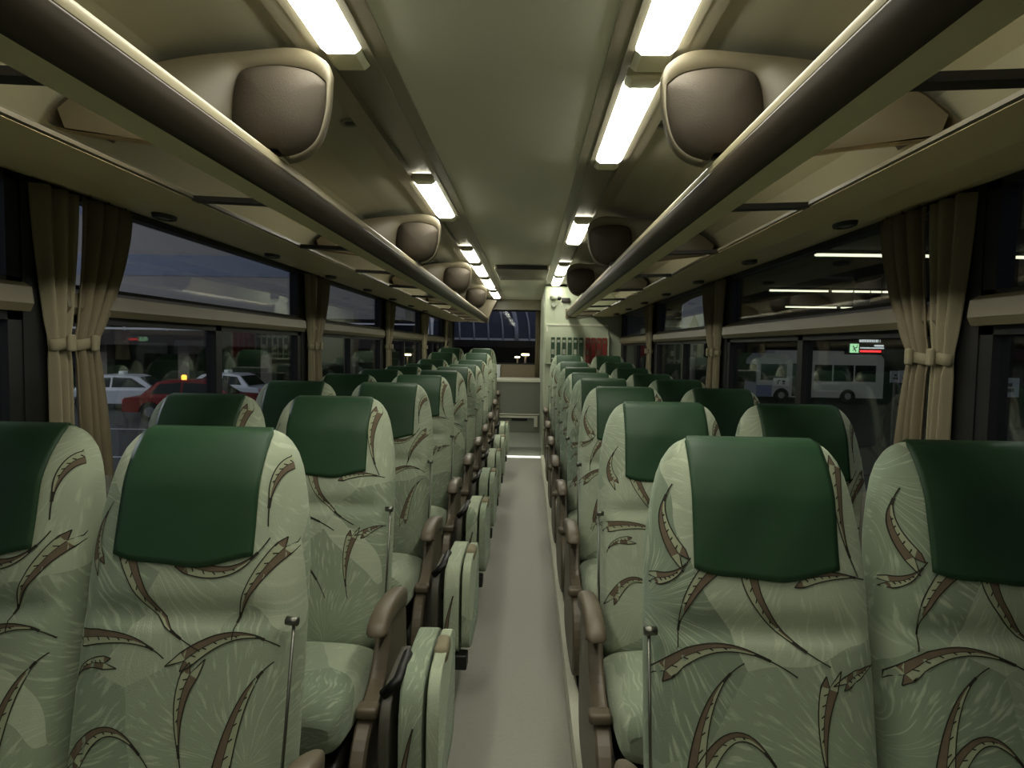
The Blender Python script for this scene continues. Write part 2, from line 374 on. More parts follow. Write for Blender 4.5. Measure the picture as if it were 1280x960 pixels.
# ---------------------------------------------------------------- ceiling speaker housings
def housing(sd, y, k):
    nm = 'left' if sd < 0 else 'right'
    r = empty('speaker_housing', (sd*.52, y, EYE+.70))
    tag(r, '%s cream ceiling housing with a rounded brown cloth front above the %s rack' % (['nearest','second','third','fourth','fifth'][k], nm), 'speaker housing', 'rounded ceiling housings')
    ox, oy, oz = r.location
    outer = bez([(.395, .66), (.415, .70), (.48, .728), (.60, .722), (.80, .70), (.98, .655), (1.10, .58), (1.10, .53), (.90, .50), (.66, .47), (.58, .452), (.49, .452), (.430, .49), (.402, .57), (.395, .66)], 5)[:-1]
    cp = [(0, .745)] + [(a, b - .004) for a, b in ((.46, .745), (.56, .745), (.70, .745), (.85, .722), (.98, .682), (1.08, .625), (1.15, .54), (1.19, .44))]
    def P(x, h, yy): return (sd*x - ox, yy, EYE + min(max(h, .478 if x > .522 else 0), interp(cp, x)) - oz)
    cx, ch = .70, .66
    g = MB(); rows = []
    for dy, s, up in ((.0, .97, 0), (.012, 1, 0), (.05, .96, .0), (.14, .80, .03), (.26, .5, .09)):
        rows.append([P(max(cx+.14*min(1, dy*4)+(x-cx)*s, .4) if x < .8 else x, min(ch+(h-ch)*s+up, .745), dy) for x, h in outer])
    g.grid(rows, 0, True, True, False); g.add(rows[-1], [tuple(range(len(outer)))])
    # front rim
    face = bez([(.412, .640), (.45, .668), (.53, .682), (.61, .675), (.635, .655), (.648, .60), (.648, .53), (.625, .49), (.58, .464), (.495, .464), (.440, .50), (.416, .57), (.412, .640)], 5)[:-1]
    n = len(outer)
    import bisect
    m = len(face)
    # ring between outer and face by angle from face centre
    fc = (.53, .575)
    def ray(poly, a):
        dx, dz = math.cos(a), math.sin(a); best = None
        for i in range(len(poly)):
            x1, z1 = poly[i][0]-fc[0], poly[i][1]-fc[1]; x2, z2 = poly[(i+1)%len(poly)][0]-fc[0], poly[(i+1)%len(poly)][1]-fc[1]
            d = dx*(z2-z1) - dz*(x2-x1)
            if abs(d) < 1e-9: continue
            t = (x1*(z2-z1) - z1*(x2-x1))/d; u = (x1*dz - z1*dx)/d
            if t > 0 and -1e-6 <= u <= 1+1e-6: best = t if best is None else max(best, t)
        return best or .05
    A = [2*math.pi*i/72 for i in range(72)]
    ro = [(fc[0]+math.cos(a)*ray(outer, a), fc[1]+math.sin(a)*ray(outer, a)) for a in A]
    rf = [(fc[0]+math.cos(a)*ray(face, a), fc[1]+math.sin(a)*ray(face, a)) for a in A]
    ro = [(cx+(x-cx)*.97, ch+(h-ch)*.97) for x, h in ro]
    g.grid([[P(x, h, 0) for x, h in ro], [P(x, h, -.012) for x, h in rf], [P(x, h, .01) for x, h in rf]], 0, True, True)
    g.build('shell', M['cream'], r)
    g = MB(); rows = []
    for s, d in ((.995, .006), (.97, -.012), (.85, -.03), (.6, -.05), (.3, -.06), (.02, -.062)):
        rows.append([P(fc[0]+(x-fc[0])*s, fc[1]+(h-fc[1])*s, d) for x, h in rf])
    g.grid(rows, 0, True, True); g.add(rows[-1], [tuple(range(len(rows[-1])))], 0, True); g.build('cloth_front', M['mesh'], r)
for sd in (-1, 1):
    for k in range(4 if sd < 0 else 3):
        housing(sd, 1.60 + 1.95*k, k)

# ---------------------------------------------------------------- curtains
def curtain(sd, y_top, y_tie, y_bot, near, label, seed, lining=False):
    r = empty('curtain', (sd*(W-.032), (y_tie[0]+y_tie[1])/2, .70)); tag(r, label, 'curtain', 'tied-back window curtains')
    rnd = random.Random(seed); ph = rnd.random()*6
    zt, zm, zb = EYE+.40, EYE-.005, .70
    np_ = 4 if not lining else 2.5
    rows = []; NV = 30; NU = 44
    for i in range(NV+1):
        t = i/NV; z = zt + (zb-zt)*t
        tm = (zt-zm)/(zt-zb)
        if t < tm:
            q = t/tm; e = q**1.6
            a = y_top[0]+(y_tie[0]-y_top[0])*e; b = y_top[1]+(y_tie[1]-y_top[1])*e; amp = .013*(1-.35*e)
        else:
            q = (t-tm)/(1-tm); e = 1-(1-q)**2
            a = y_tie[0]+(y_bot[0]-y_tie[0])*e; b = y_tie[1]+(y_bot[1]-y_tie[1])*e; amp = .0085+.004*e
        row = []
        for j in range(NU+1):
            u = j/NU
            d = amp*math.sin(u*np_*2*math.pi+ph+.6*math.sin(t*3)) + amp*.35*math.sin(u*np_*4.3*math.pi+ph*2)
            pinch = .018*math.exp(-((t-tm)/.03)**2)
            dd = (d)*(1-.5*math.exp(-((t-tm)/.03)**2)) 
            yy = a+(b-a)*u
            edge = .012*(1-abs(2*u-1)**4)
            row.append((-sd*(dd+edge), yy - r.location.y, z - r.location.z))
        rows.append(row)
    g = MB(); g.grid(rows, 0, True)
    c = g.build('drape', M['curtain2'] if lining else M['curtain'], r)
    so = c.modifiers.new('thick', 'SOLIDIFY'); so.thickness = .004
    g = MB(); ring = []
    ya, yb = y_tie[0]-.003-r.location.y, y_tie[1]+.003-r.location.y
    for zz in (-.015, -.013, .013, .015):
        w = .004 if abs(zz) > .014 else 0
        ring.append([(-sd*(.006+(.022-w)*math.cos(a)), (ya+yb)/2+((yb-ya)/2-w)*math.sin(a), zm-r.location.z+zz+.008*math.sin(a)) for a in [2*math.pi*k/20 for k in range(20)]])
    g.grid(ring, 0, True, True); g.build('tieback', M['curtain2'], r)
    g = MB()
    g.box((-sd*.034-.007, -.014, zm-r.location.z-.024), (-sd*.034+.007, .012, zm-r.location.z+.022), 0, .006); g.build('knot', M['curtain2'], r)
    if seed % 2:
        g = MB()
        for q in range(3):
            yq = y_top[0]+(y_top[1]-y_top[0])*(q+.5)/3 - r.location.y
            g.tube([(0, yq, zt-r.location.z), (-sd*.012, yq, zt-r.location.z+.008), (-sd*.004, yq, zt-r.location.z+.014)], .0025, n=6)
        g.build('hook', M['darkplastic'], r)
pn = ['nearest', 'second', 'third', 'fourth', 'fifth']
for sd in (-1, 1):
    sn = 'left' if sd < 0 else 'right'
    for k, p in enumerate(PIL[1:]):
        if sd > 0 and p > 7: continue
        d = p - 1.65 + .06
        curtain(sd, (1.555+d, 1.703+d), (1.595+d, 1.665+d), (1.60+d, 1.665+d), True, 'narrow pale tied curtain on the near side of the %s %s window pillar' % (pn[k], sn), k*2, True)
        curtain(sd, (1.71+d, 1.95+d), (1.675+d, 1.775+d), (1.685+d, 1.84+d), False, 'wide beige pleated tied curtain on the far side of the %s %s window pillar' % (pn[k], sn), k*2+1)
t = empty('curtain', (.20, 10.16, 1.0)); tag(t, 'narrow beige curtain hanging at the right edge of the rear window', 'curtain')
g = MB(); g.grid([[(-.0+.08*u, .012*math.sin(u*18), z) for u in [k/16 for k in range(17)]] for z in (-.1, .3, .6, .95)]); o = g.build('drape', M['curtain'], t)
o.modifiers.new('thick', 'SOLIDIFY').thickness = .005

# ---------------------------------------------------------------- seats
# the printed feather shapes, (x, distance below the top) tail -> middle -> head
PRINT_A = [[(.050,.405),(-.046,.335),(-.105,.235)],[(.105,.385),(.125,.303),(.178,.225)],[(.185,.400),(.11,.378),(.025,.420)],[(.040,.62),(.022,.52),(.036,.445)],
           [(.178,.425),(.135,.485),(.105,.60)],[(-.014,.419),(-.084,.388),(-.18,.392)],[(.155,.205),(.095,.262),(.010,.255)],[(.150,.185),(.152,.10),(.178,.062)],
           [(-.01,.62),(-.095,.545),(-.165,.60)],[(-.150,.145),(-.175,.20),(-.165,.250)],[(-.185,.47),(-.165,.44),(-.125,.43)]]
PRINT_B = [[(.104,.402),(.003,.327),(-.034,.240)],[(-.160,.379),(-.143,.3),(-.098,.238)],[(.045,.42),(-.082,.374),(-.18,.420)],[(.097,.62),(.085,.52),(.099,.438)],
           [(-.047,.399),(-.108,.470),(-.134,.60)],[(.185,.256),(.122,.247),(.060,.255)],[(-.135,.222),(-.160,.250),(-.190,.262)],[(.170,.25),(.140,.15),(.148,.05)],
           [(.03,.62),(-.054,.52),(-.13,.60)],[(.195,.405),(.17,.409),(.133,.428)],[(-.16,.09),(-.178,.15),(-.155,.215)]]
L_BACK = .78
WT = [(0, .122), (.008, .140), (.02, .152), (.04, .166), (.07, .178), (.11, .188), (.17, .198), (.26, .205), (.40, .2065), (.60, .2065), (.78, .200)]
def wid(q): return interp(WT, q)
def dep(q):
    if q < .07: return .012+.048*math.sqrt(max(0, 1-(1-q/.07)**2))
    return .060 + .012*min(1, (q-.07)/.4)
def sstep(a, b, x):
    t = max(0, min(1, (x-a)/(b-a))); return t*t*(3-2*t)
def bump(x, q):
    b = .022*sstep(.02, .12, q)*(1-sstep(.30, .36, q))            # head pillow
    b += .020*sstep(.345, .37, q)*(1-sstep(.66, .8, q))           # lumbar pad
    bol = sstep(.135, .165, abs(x))*(1-sstep(.190, .206, abs(x)))
    b = b*(1-sstep(.13, .17, abs(x))*.6) + .012*bol*sstep(.10, .30, q)
    b -= .004*math.exp(-((abs(x)-.150)/.006)**2)*sstep(.22, .3, q)  # seam
    return b
def front_y(x, q):
    w, d = wid(q), dep(q); u = min(.999, abs(x)/w)
    return -(d*(1-u**3.4)**(1/3.4)) - bump(x, q)*(1-u**8)
TILT = math.atan2(.155, .76)
def sp(x, y, q):     # seat-local: origin at floor under backrest top front
    zz = L_BACK - q
    # top of the back sits at z=1.19, leaning back
    cy = .055 - q*math.sin(TILT); cz = 1.106 - q*math.cos(TILT)
    return (x, cy + y*math.cos(TILT), cz + y*-math.sin(TILT)*1.0)
def back_mesh(prints):
    g = MB(); rows = []
    qs = [0, .002, .006, .012, .02, .03, .042, .056, .07, .09, .115, .14, .17, .2, .23, .26, .285, .305, .32, .335, .35, .365, .38, .4, .43, .46, .5, .54, .58, .62, .66, .7, .74, .78]
    NU = 64
    for q in qs:
        w, d = wid(q), dep(q); row = []
        for k in range(NU):
            a = 2*math.pi*k/NU; c, s_ = math.cos(a), math.sin(a)
            x = w*math.copysign(abs(c)**.62, c)
            if s_ < 0: y = front_y(x, q)
            else: y = d*.9*abs(s_)**.55
            row.append(sp(x, y, q))
        rows.append(row)
    g.grid(rows, 0, True, True, True)
    def mp(x, q, off):
        w = wid(max(q, .01))*.985; x = max(-w, min(w, x)); q = max(.003, q)
        return sp(x, front_y(x, q) - off, q)
    def strip(Lp, Rp, mi, off):
        g.grid([[mp(a[0]+(b[0]-a[0])*k/3, a[1]+(b[1]-a[1])*k/3, off) for k in range(4)] for a, b in zip(Lp, Rp)], mi, True)
    def line(pts, w, off, mi=1):
        P_ = []
        for a, b in zip(pts, pts[1:]):
            n = max(1, int(math.dist(a, b)/.012))
            P_ += [(a[0]+(b[0]-a[0])*i/n, a[1]+(b[1]-a[1])*i/n) for i in range(n)]
        P_.append(pts[-1]); Lp = []; Rp = []
        for i, p in enumerate(P_):
            a = P_[max(i-1, 0)]; b = P_[min(i+1, len(P_)-1)]; dx, dy = b[0]-a[0], b[1]-a[1]; l = math.hypot(dx, dy) or 1
            nx, ny = -dy/l*w/2, dx/l*w/2
            Lp.append((p[0]+nx, p[1]+ny)); Rp.append((p[0]-nx, p[1]-ny))
        g.grid([[mp(a[0], a[1], off), mp(b[0], b[1], off)] for a, b in zip(Lp, Rp)], mi, True)
    for pi_, (t0, m0, h0) in enumerate(prints):
        N = 18; pts = []
        c0 = tuple(2*m0[i]-.5*(t0[i]+h0[i]) for i in (0, 1))
        for i in range(N+1):
            t = i/N; pts.append(tuple((1-t)**2*t0[j]+2*t*(1-t)*c0[j]+t*t*h0[j] for j in (0, 1)))
        ln = math.dist(t0, m0)+math.dist(m0, h0)
        wm = min(.031, .016+.09*ln)
        Ls, Rs, Cs = [], [], []
        for i, p in enumerate(pts):
            a = pts[max(i-1, 0)]; b = pts[min(i+1, N)]; dx, dy = b[0]-a[0], b[1]-a[1]; l = math.hypot(dx, dy) or 1
            w = wm*(.10+.90*max(0, (i/N-.25)/.75)**.9)*.5 if i/N > .25 else wm*.05
            Ls.append((p[0]-dy/l*w, p[1]+dx/l*w)); Rs.append((p[0]+dy/l*w, p[1]-dx/l*w)); Cs.append(p)
        dx, dy = pts[-1][0]-pts[-2][0], pts[-1][1]-pts[-2][1]; l = math.hypot(dx, dy); dx /= l; dy /= l
        tipL = (Ls[-1][0]+dx*wm*1.15+dy*wm*.1, Ls[-1][1]+dy*wm*1.15-dx*wm*.1); tipR = (Rs[-1][0]+dx*wm*.6-dy*wm*.15, Rs[-1][1]+dy*wm*.6+dx*wm*.15)
        notch = (Cs[-1][0]+dx*wm*.1, Cs[-1][1]+dy*wm*.1)
        k0 = 5
        strip(Ls[k0:], Cs[k0:], 2, .0013); strip(Cs[k0:], Rs[k0:], 3, .0013)
        g.add([mp(*Ls[-1], .0013), mp(*tipL, .0013), mp(*notch, .0013), mp(*Ls[-2], .0013)], [(0, 1, 2, 3)], 3)
        g.add([mp(*Rs[-1], .0013), mp(*tipR, .0013), mp(*notch, .0013), mp(*Rs[-2], .0013)], [(0, 1, 2, 3)], 2)
        line(Ls[3:] + [tipL], .0020, .002); line(Rs[3:] + [tipR], .0020, .002); line([tipL, notch, tipR], .0020, .002)
        line(pts[:6], .0022, .002); line(Cs[8:]+[notch], .0012, .002)
        for i in range(9, N, 2):
            line([Cs[i], ((Cs[i][0]+Rs[i-1][0])/2, (Cs[i][1]+Rs[i-1][1])/2)], .0022, .0021)
    return g
def cover_mesh():
    g = MB(); rows = []; NX = 26
    prof = []
    for i in range(23): prof.append(('f', 1-i/22))
    for i in range(1, 14): prof.append(('b', i/13))
    for kind, t in prof:
        row = []
        for j in range(NX+1):
            x0 = -.130+.260*j/NX
            qe = .258 - .020*(x0/.130)**2 + .0025*math.sin(x0*46) if kind == 'f' else .17
            q = t*qe if kind == 'f' else t*qe
            if kind == 'f': q = max(q, .0)
            x = max(-wid(q)*.985, min(wid(q)*.985, x0)) if q < .02 else x0
            if kind == 'f':
                y = front_y(x, q) - .0045 - .001*math.sin(x0*40+q*30)
            else:
                w, d = wid(q), dep(q); u = min(.999, abs(x)/w); y = d*.9*(1-u**5)**.2 + .0045
            up = .005*(1-min(1, q/.03))
            p = sp(x, y, q); row.append((p[0], p[1], p[2]+up))
        rows.append(row)
    g.grid(rows, 0, True); return g
def pad(g, x0, x1, y0, y1, zc, th, nx=14, ny=14, mi=0, crown=.012):
    # upholstered cushion: rounded box with a crowned top; zc(y) gives the top height
    rows = []; NU = 40
    for i in range(ny+1):
        t = -1+2*i/ny; e = (1-abs(t)**6)**(1/3.); y = (y0+y1)/2+(y1-y0)/2*t
        row = []
        for k in range(NU):
            a = 2*math.pi*k/NU; c, s_ = math.cos(a), math.sin(a)
            X = math.copysign(abs(c)**.4, c); Z = math.copysign(abs(s_)**.45, s_)
            ee = max(.35, e)
            hx = (x1-x0)/2*(.92+.08*e); x = (x0+x1)/2+hx*X
            top = zc(y); z = top - th/2 + th/2*ee*Z + (crown*(1-X*X)*e if Z > 0 else 0)
            row.append((x, y, z))
        rows.append(row)
    g.grid(rows, mi, True, True, True)
def make_seat(kind, prints, side):
    """kind: aisle / window. side -1 left, 1 right. origin: on the platform under the back's top front edge"""
    r = empty('reclining_seat')
    back_mesh(prints).build('backrest', [M['fabric'], M['line'], M['pink'], M['pale']], r)
    c = cover_mesh().build('head_cover', M['cover'], r); c.modifiers.new('thick', 'SOLIDIFY').thickness = .003; c['label'] = 'smooth green head cover draped over the top'
    g = MB(); rows = []
    for q in (.10, .2, .35, .5, .65, .76):
        w, d = wid(q)*.93, dep(q)*.9
        rows.append([sp(x, y, q) for x, y in ((-w, d*.6), (-w*.97, d+.016), (0, d+.024), (w*.97, d+.016), (w, d*.6))])
    g.grid(rows, 0, True); g.build('back_shell', M['shell'], r).modifiers.new('thick', 'SOLIDIFY').thickness = .006
    g = MB(); pad(g, -.208, .208, -.64, -.17, lambda y: .405 + (-y-.2)*.13, .15); g.build('cushion', M['fabric'], r)
    g = MB(); g.box((-.19, -.56, .19), (.19, -.10, .262), 0, .02); g.build('seat_frame', M['darkplastic'], r)
    for yy in (-.50, -.16):
        g = MB(); g.box((-.03, yy-.02, 0), (.03, yy+.02, .20), 0, .006); g.build('leg', M['darkplastic'], r)
    # chrome recline pivot on the aisle edge
    s = -side
    if kind == 'aisle':
        g = MB(); g.tube([(s*.209, -.175, .42), (s*.211, -.13, .60), (s*.210, -.085, .775)], .003, n=8); g.tube([(s*.196, -.085, .775), (s*.218, -.088, .775)], .008, n=10); g.build('pivot', M['steel'], r)
    if kind == 'aisle':
        xa = s*.248
        # arm pad: swept rounded section, dropping at the front
        path = [(-.07, .520), (-.14, .548), (-.24, .568), (-.32, .574), (-.38, .570), (-.42, .556), (-.435, .54), (-.438, .53)]
        path = bez(path, 4); g = MB(); rows = []
        for i, (y, z) in enumerate(path):
            t = i/(len(path)-1)
            hw = .027*min(1, .6+3*t)*(1-.15*max(0, t-.85)/.15); ht = (.030-.006*t)
            a = path[max(i-1, 0)]; b = path[min(i+1, len(path)-1)]; dy, dz = b[0]-a[0], b[1]-a[1]; l = math.hypot(dy, dz); ny, nz = dz/l, -dy/l
            if nz < 0: ny, nz = -ny, -nz
            if dy < 0 and abs(dz) > abs(dy): ny, nz = -abs(dz)/l, abs(dy)/l
            row = []
            for k in range(20):
                an = 2*math.pi*k/20; c_, s_ = math.cos(an), math.sin(an)
                X = math.copysign(abs(c_)**.6, c_)*hw; Z = math.copysign(abs(s_)**.6, s_)*ht
                row.append((xa+X, y+ny*(Z-ht*.9), z+nz*(Z-ht*.9)))
            rows.append(row)
        g.grid(rows, 0, True, True, True); g.build('armrest', M['plastic'], r)
        g = MB()
        poly = bez([(-.05, .46), (-.10, .49), (-.20, .51), (-.27, .50), (-.30, .45), (-.36, .38), (-.46, .35), (-.55, .30), (-.60, .20), (-.58, .10), (-.50, .055), (-.20, .045), (-.06, .09), (-.03, .30), (-.05, .50)], 4)[:-1]
        xs = sorted((s*.214, s*.256)); cy_ = sum(p[0] for p in poly)/len(poly); cz_ = sum(p[1] for p in poly)/len(poly)
        rows = []
        for x, k in ((xs[0], .95), (xs[0]+.006, 1), (xs[1]-.006, 1), (xs[1], .95)):
            rows.append([(x, cy_+(p[0]-cy_)*k, cz_+(p[1]-cz_)*k) for p in poly])
        g.grid(rows, 0, False, True, True); sp_ = g.build('side_panel', M['plastic'], r)
        g = MB(); g.box((s*.212, -.50, .345), (s*.27, -.455, .375), 0, .010); g.tube([(s*.24, -.475, .30), (s*.24, -.475, .35)], .01, n=8); g.build('recline_handle', M['plastic'], sp_)
    return r
protos = {}
def get_seat(kind, pr, side, first=[set()]):
    key = (kind, pr, side)
    if key not in protos:
        p = make_seat(kind, PRINT_A if pr == 'A' else PRINT_B, side); protos[key] = (p, {p: kids(p)})
        for c in kids(p): protos[key][1][c] = kids(c)
        return p
    p, ch = protos[key]; return copy_tree(p, None, ch)
ordn = ['front', 'second', 'third', 'fourth', 'fifth', 'sixth', 'seventh', 'eighth', 'ninth', 'rearmost']
raiseL = {7: .03, 8: .10, 9: .155}; raiseR = {5: .015, 6: .045, 7: .10}
for side in (-1, 1):
    sn = 'left' if side < 0 else 'right'
    for i in range(10 if side < 0 else 8):
        for kind in ('aisle', 'window'):
            pr = ('A' if i % 2 == 0 else 'B') if side < 0 else ('B' if i % 2 == 0 else 'A')
            o = get_seat(kind, pr, side)
            x = {('aisle', -1): -.538, ('window', -1): -.962, ('aisle', 1): .528, ('window', 1): .958}[(kind, side)]
            dy = random.uniform(-.012, .012) if i else 0
            rz = (raiseL if side < 0 else raiseR).get(i, 0)
            o.location = (x, 1.22 + ROW*i + dy + (.01 if kind == 'window' else 0), .07 + rz)
            o.rotation_euler = (0, 0, 0)
            last = (i == 9 and side < 0) or (i == 7 and side > 0)
            rn = 'rearmost' if last else ordn[i]
            tag(o, 'leaf-print reclining seat, green cover, %s side, %s row left of the aisle' % (kind, rn) if side < 0 else
                'leaf-print reclining seat, green cover, %s side, %s row right of the aisle' % (kind, rn), 'bus seat', '%s seats %s of the aisle' % (kind, sn))
# ramped platform under the raised rear seats
box_obj('floor_riser_left', (-1.2, 6.42, .07), (-.30, 7.20, .10), M['plat'], kind=S)
box_obj('floor_riser_left.001', (-1.2, 7.20, .07), (-.30, 7.9, .17), M['plat'], kind=S)
box_obj('floor_riser_left.002', (-1.2, 7.9, .115), (-.30, 8.02, .17), M['plat'], kind=S)
box_obj('floor_riser_left.003', (-1.2, 8.02, .115), (-.30, 8.9, .225), M['plat'], kind=S)
box_obj('floor_riser_right', (.30, 4.75, .07), (1.2, 5.55, .085), M['plat'], kind=S)
box_obj('floor_riser_right.001', (.30, 5.55, .07), (1.2, 6.40, .115), M['plat'], kind=S)
box_obj('floor_riser_right.002', (.30, 6.40, .07), (1.2, 7.2, .17), M['plat'], kind=S)

# ---------------------------------------------------------------- folding aisle seats
def jump():
    r = empty('folding_seat')       # origin on the aisle floor below the near edge, centre of the thickness
    def slab(x0, x1, z0, z1, y0, y1, bul, name, m, rtop=.05):
        g = MB(); rows = []; NU = 32
        for i in range(11):
            t = -1+2*i/10; e = (1-abs(t)**5)**(1/3.)
            hw = (x1-x0)/2*(.72+.28*e) + bul*e; row = []
            for k in range(NU):
                a = 2*math.pi*k/NU; c, s_ = math.cos(a), math.sin(a)
                Y = math.copysign(abs(c)**.38, c); Z = math.copysign(abs(s_)**(.75 if s_ > 0 else .42), s_)
                yy = (y0+y1)/2+(y1-y0)/2*Y*(.95+.05*e); zz = (z0+z1)/2+(z1-z0)/2*Z*(.95+.05*e)
                row.append(((x0+x1)/2+hw*t*1.0, yy, zz))
            rows.append(row)
        g.grid(rows, 0, True, True, True); return g.build(name, m, r)
    slab(-.085, -.052, .20, .515, -.02, .34, 0, 'frame_board', M['shell'])
    slab(-.040, .022, .20, .555, .0, .38, .006, 'seat_cushion', M['fabric'])
    slab(.026, .058, .21, .55, .02, .38, .004, 'back_cushion', M['fabric'])
    g = MB(); g.tube([(-.08, .03, .505), (-.045, .03, .54), (-.04, .14, .555)], .013, n=8); g.build('hinge', M['black'], r)
    g = MB(); g.box((.022, .16, .515), (.060, .25, .562), 0, .014); g.build('corner_cap', M['curtain2'], r)
    for yy in (.10, .28):
        g = MB(); g.tube([(-.089, yy, .40), (-.045, yy, .40)], .014, n=8); g.build('bracket', M['darkplastic'], r)
    g = MB(); g.box((-.03, .0, .16), (.05, .06, .215), 0, .006); g.box((-.075, .14, 0), (-.045, .20, .24), 0, .004); g.box((-.075, .02, .17), (.0, .20, .20), 0, .004); g.build('foot', M['black'], r)
    # printed feather on the near edge
    g = MB(); L1 = []; L2 = []
    for i in range(13):
        t = i/12; z = .22+.22*t; x = -.032+.030*t*t+.0; w = .010*(1-t)+.001
        L1.append((x-w, -.0035+.002*t, z)); L2.append((x+w, -.0035+.002*t, z))
    g.grid([[a, b] for a, b in zip(L1, L2)], 1); 
    for Lx in (L1, L2): g.tube(Lx, .0014, 0, 6)
    g.build('printed_feather', [M['line'], M['pink']], r)
    return r
jp = jump(); jch = {jp: kids(jp)}
for c in jch[jp]: jch[c] = []
spots = [(1.47, 0), (2.29, 0), (3.11, 0), (3.93, 0), (4.75, 0), (5.57, 0), (6.65, .0)]
jn = ['nearest', 'second', 'third', 'fourth', 'fifth', 'sixth', 'farthest']
for i, (y, z) in enumerate(spots):
    o = jp if i == 0 else copy_tree(jp, None, jch)
    o.location = (-.166, y, z); o.rotation_euler = (0, 0, random.uniform(-.02, .02))
    tag(o, '%s folded-up sage fabric jump seat standing at the left edge of the aisle' % jn[i], 'folding seat', 'folded jump seats along the aisle')

# ---------------------------------------------------------------- service compartment at the right rear
g = MB(); g.box((.272, 7.62, 0), (1.2, 10.2, EYE+.74), 0, .02)
o = g.build('wall_compartment', M['white']); o['kind'] = S
# brochure rack on it
r = empty('brochure_rack', (.66, 7.60, EYE-.16)); tag(r, 'wide white brochure rack with a slanted top hung on the compartment wall', 'brochure rack')
g = MB(); g.box((-.37, -.004, -.02), (.37, .012, .46), 0, .004); g.build('back_board', M['white'], r)
g = MB(); g.box((-.37, -.05, -.02), (.37, -.0, -.005)); g.box((-.375, -.05, -.02), (-.362, 0, .32)); g.box((.362, -.05, -.02), (.375, 0, .32)); g.build('tray', M['white'], r)
g = MB(); g.box((-.36, -.012, .435), (.36, -.004, .45)); g.box((-.36, -.012, .36), (-.345, -.004, .43)); g.build('sign_edge', M['trim'], r)
for k in range(10):
    red = k >= 6
    x = .345 + .066*k + (.012 if red else 0) + .01
    g = MB(); g.box((0, 0, 0), (.045 if not red else .052, .016, .30), 0)
    g.box((.006, -.001, .24), (.039, 0, .27), 1); g.box((.010, -.001, .04), (.035, 0, .06), 1)
    if k % 2 == 0: g.box((.006, -.001, .10), (.039, 0, .16), 1)
    o = g.build('brochure', [M['redp'] if red else M['greenp'], M['wpaper'] if not red else M['pink']]); o.location = (x, 7.572, EYE-.165)
    tag(o, '%s narrow brochure in the rack, %s from the %s' % ('red' if red else 'green', (['first','second','third','fourth','fifth','sixth'][k] if not red else ['fourth','third','second','first'][k-6]), 'left' if not red else 'right end'), 'brochure', 'brochures in the rack')
# camera dome
r = empty('dome_camera', (.40, 7.60, EYE+.57)); tag(r, 'small white camera with a black lens high on the rear compartment', 'camera')
g = MB(); g.tube([(-.04, .01, .03), (-.02, -.04, .035), (.03, -.06, .02)], [.03, .035, .028], n=12); g.tube([(-.02, .02, -.05), (-.02, -.03, -.05)], .028, n=12); g.build('body', M['wpaper'], r)
g = MB(); g.tube([(.03, -.06, .02), (.055, -.075, .012)], [.024, .02], n=12); g.build('lens', M['black'], r)
g = MB(); g.box((.07, -.02, -.025), (.17, .012, .03), 0, .008); g.build('mount', M['darkplastic'], r)

# ================================================================ OUTSIDE
GZ = -1.40
O = {}
O['asphalt'] = mat('asphalt', (62, 62, 62), .8, noise=.25, nscale=.6, bump=.3, bscale=8)
O['conc'] = mat('facade_panel', (150, 148, 146), .8, noise=.05, nscale=.3)
O['blue'] = mat('facade_glazing', (105, 118, 142), .5)
O['dark'] = mat('recess', (58, 54, 52), .9)
O['pil'] = mat('facade_column', (120, 112, 100), .8)
O['railw'] = mat('white_railing', (210, 215, 220), .5)
O['carw'] = mat('white_car_paint', (205, 210, 215), .25); O['carr'] = mat('red_car_paint', (135, 18, 32), .22)
O['glass'] = mat('car_glass', (18, 22, 26), .08); O['tyre'] = mat('tyre', (14, 14, 14), .8); O['hub'] = mat('hub_cap', (150, 150, 155), .35, metal=.7)
O['amber'] = mat('amber_lamp', (255, 150, 30), .5, emit=(1, .42, .05, 1), estr=3)
O['roofl'] = mat('taxi_sign', (235, 240, 235), .5)
O['tail'] = mat('tail_lamp', (220, 40, 40), .3)
O['tube'] = mat('station_tube', (255, 255, 210), .5, emit=(1, 1, .66, 1), estr=1.6)
O['warm'] = mat('sodium_lamp', (255, 220, 150), .5, emit=(1, .78, .38, 1), estr=9)
O['soffit'] = mat('canopy_soffit', (40, 38, 34), .9)
O['busw'] = mat('city_bus_paint', (196, 200, 198), .4); O['busb'] = mat('city_bus_skirt', (120, 128, 170), .4)
O['grn'] = mat('green_sign', (200, 255, 200), .5, emit=(.5, 1, .5, 1), estr=.9)
O['led'] = mat('red_led', (255, 40, 30), .5, emit=(1, .05, .05, 1), estr=1.6)
O['ledw'] = mat('white_led', (255, 255, 255), .5, emit=(.9, 1, .95, 1), estr=.6)
O['bench'] = mat('brown_panel', (120, 108, 88), .7)
O['rib'] = mat('canopy_rib', (175, 178, 190), .5)
O['vault'] = mat('vault_glazing', (52, 58, 80), .3)
g = MB(); g.box((-90, -30, GZ-.2), (90, 110, GZ)); g.build('ground', O['asphalt'])['kind'] = S
# parking lines
g = MB()
for a, b in (((-13.5, 14.6), (-7.5, 14.9)), ((-15, 10.8), (-8.4, 11.0)), ((-15, 19.5), (-11, 19.7))):
    g.add([(a[0], a[1], GZ+.006), (b[0], b[1], GZ+.006), (b[0], b[1]+.14, GZ+.006), (a[0], a[1]+.14, GZ+.006)], [(0, 1, 2, 3)])
o = g.build('parking_line', O['railw']); o['kind'] = S

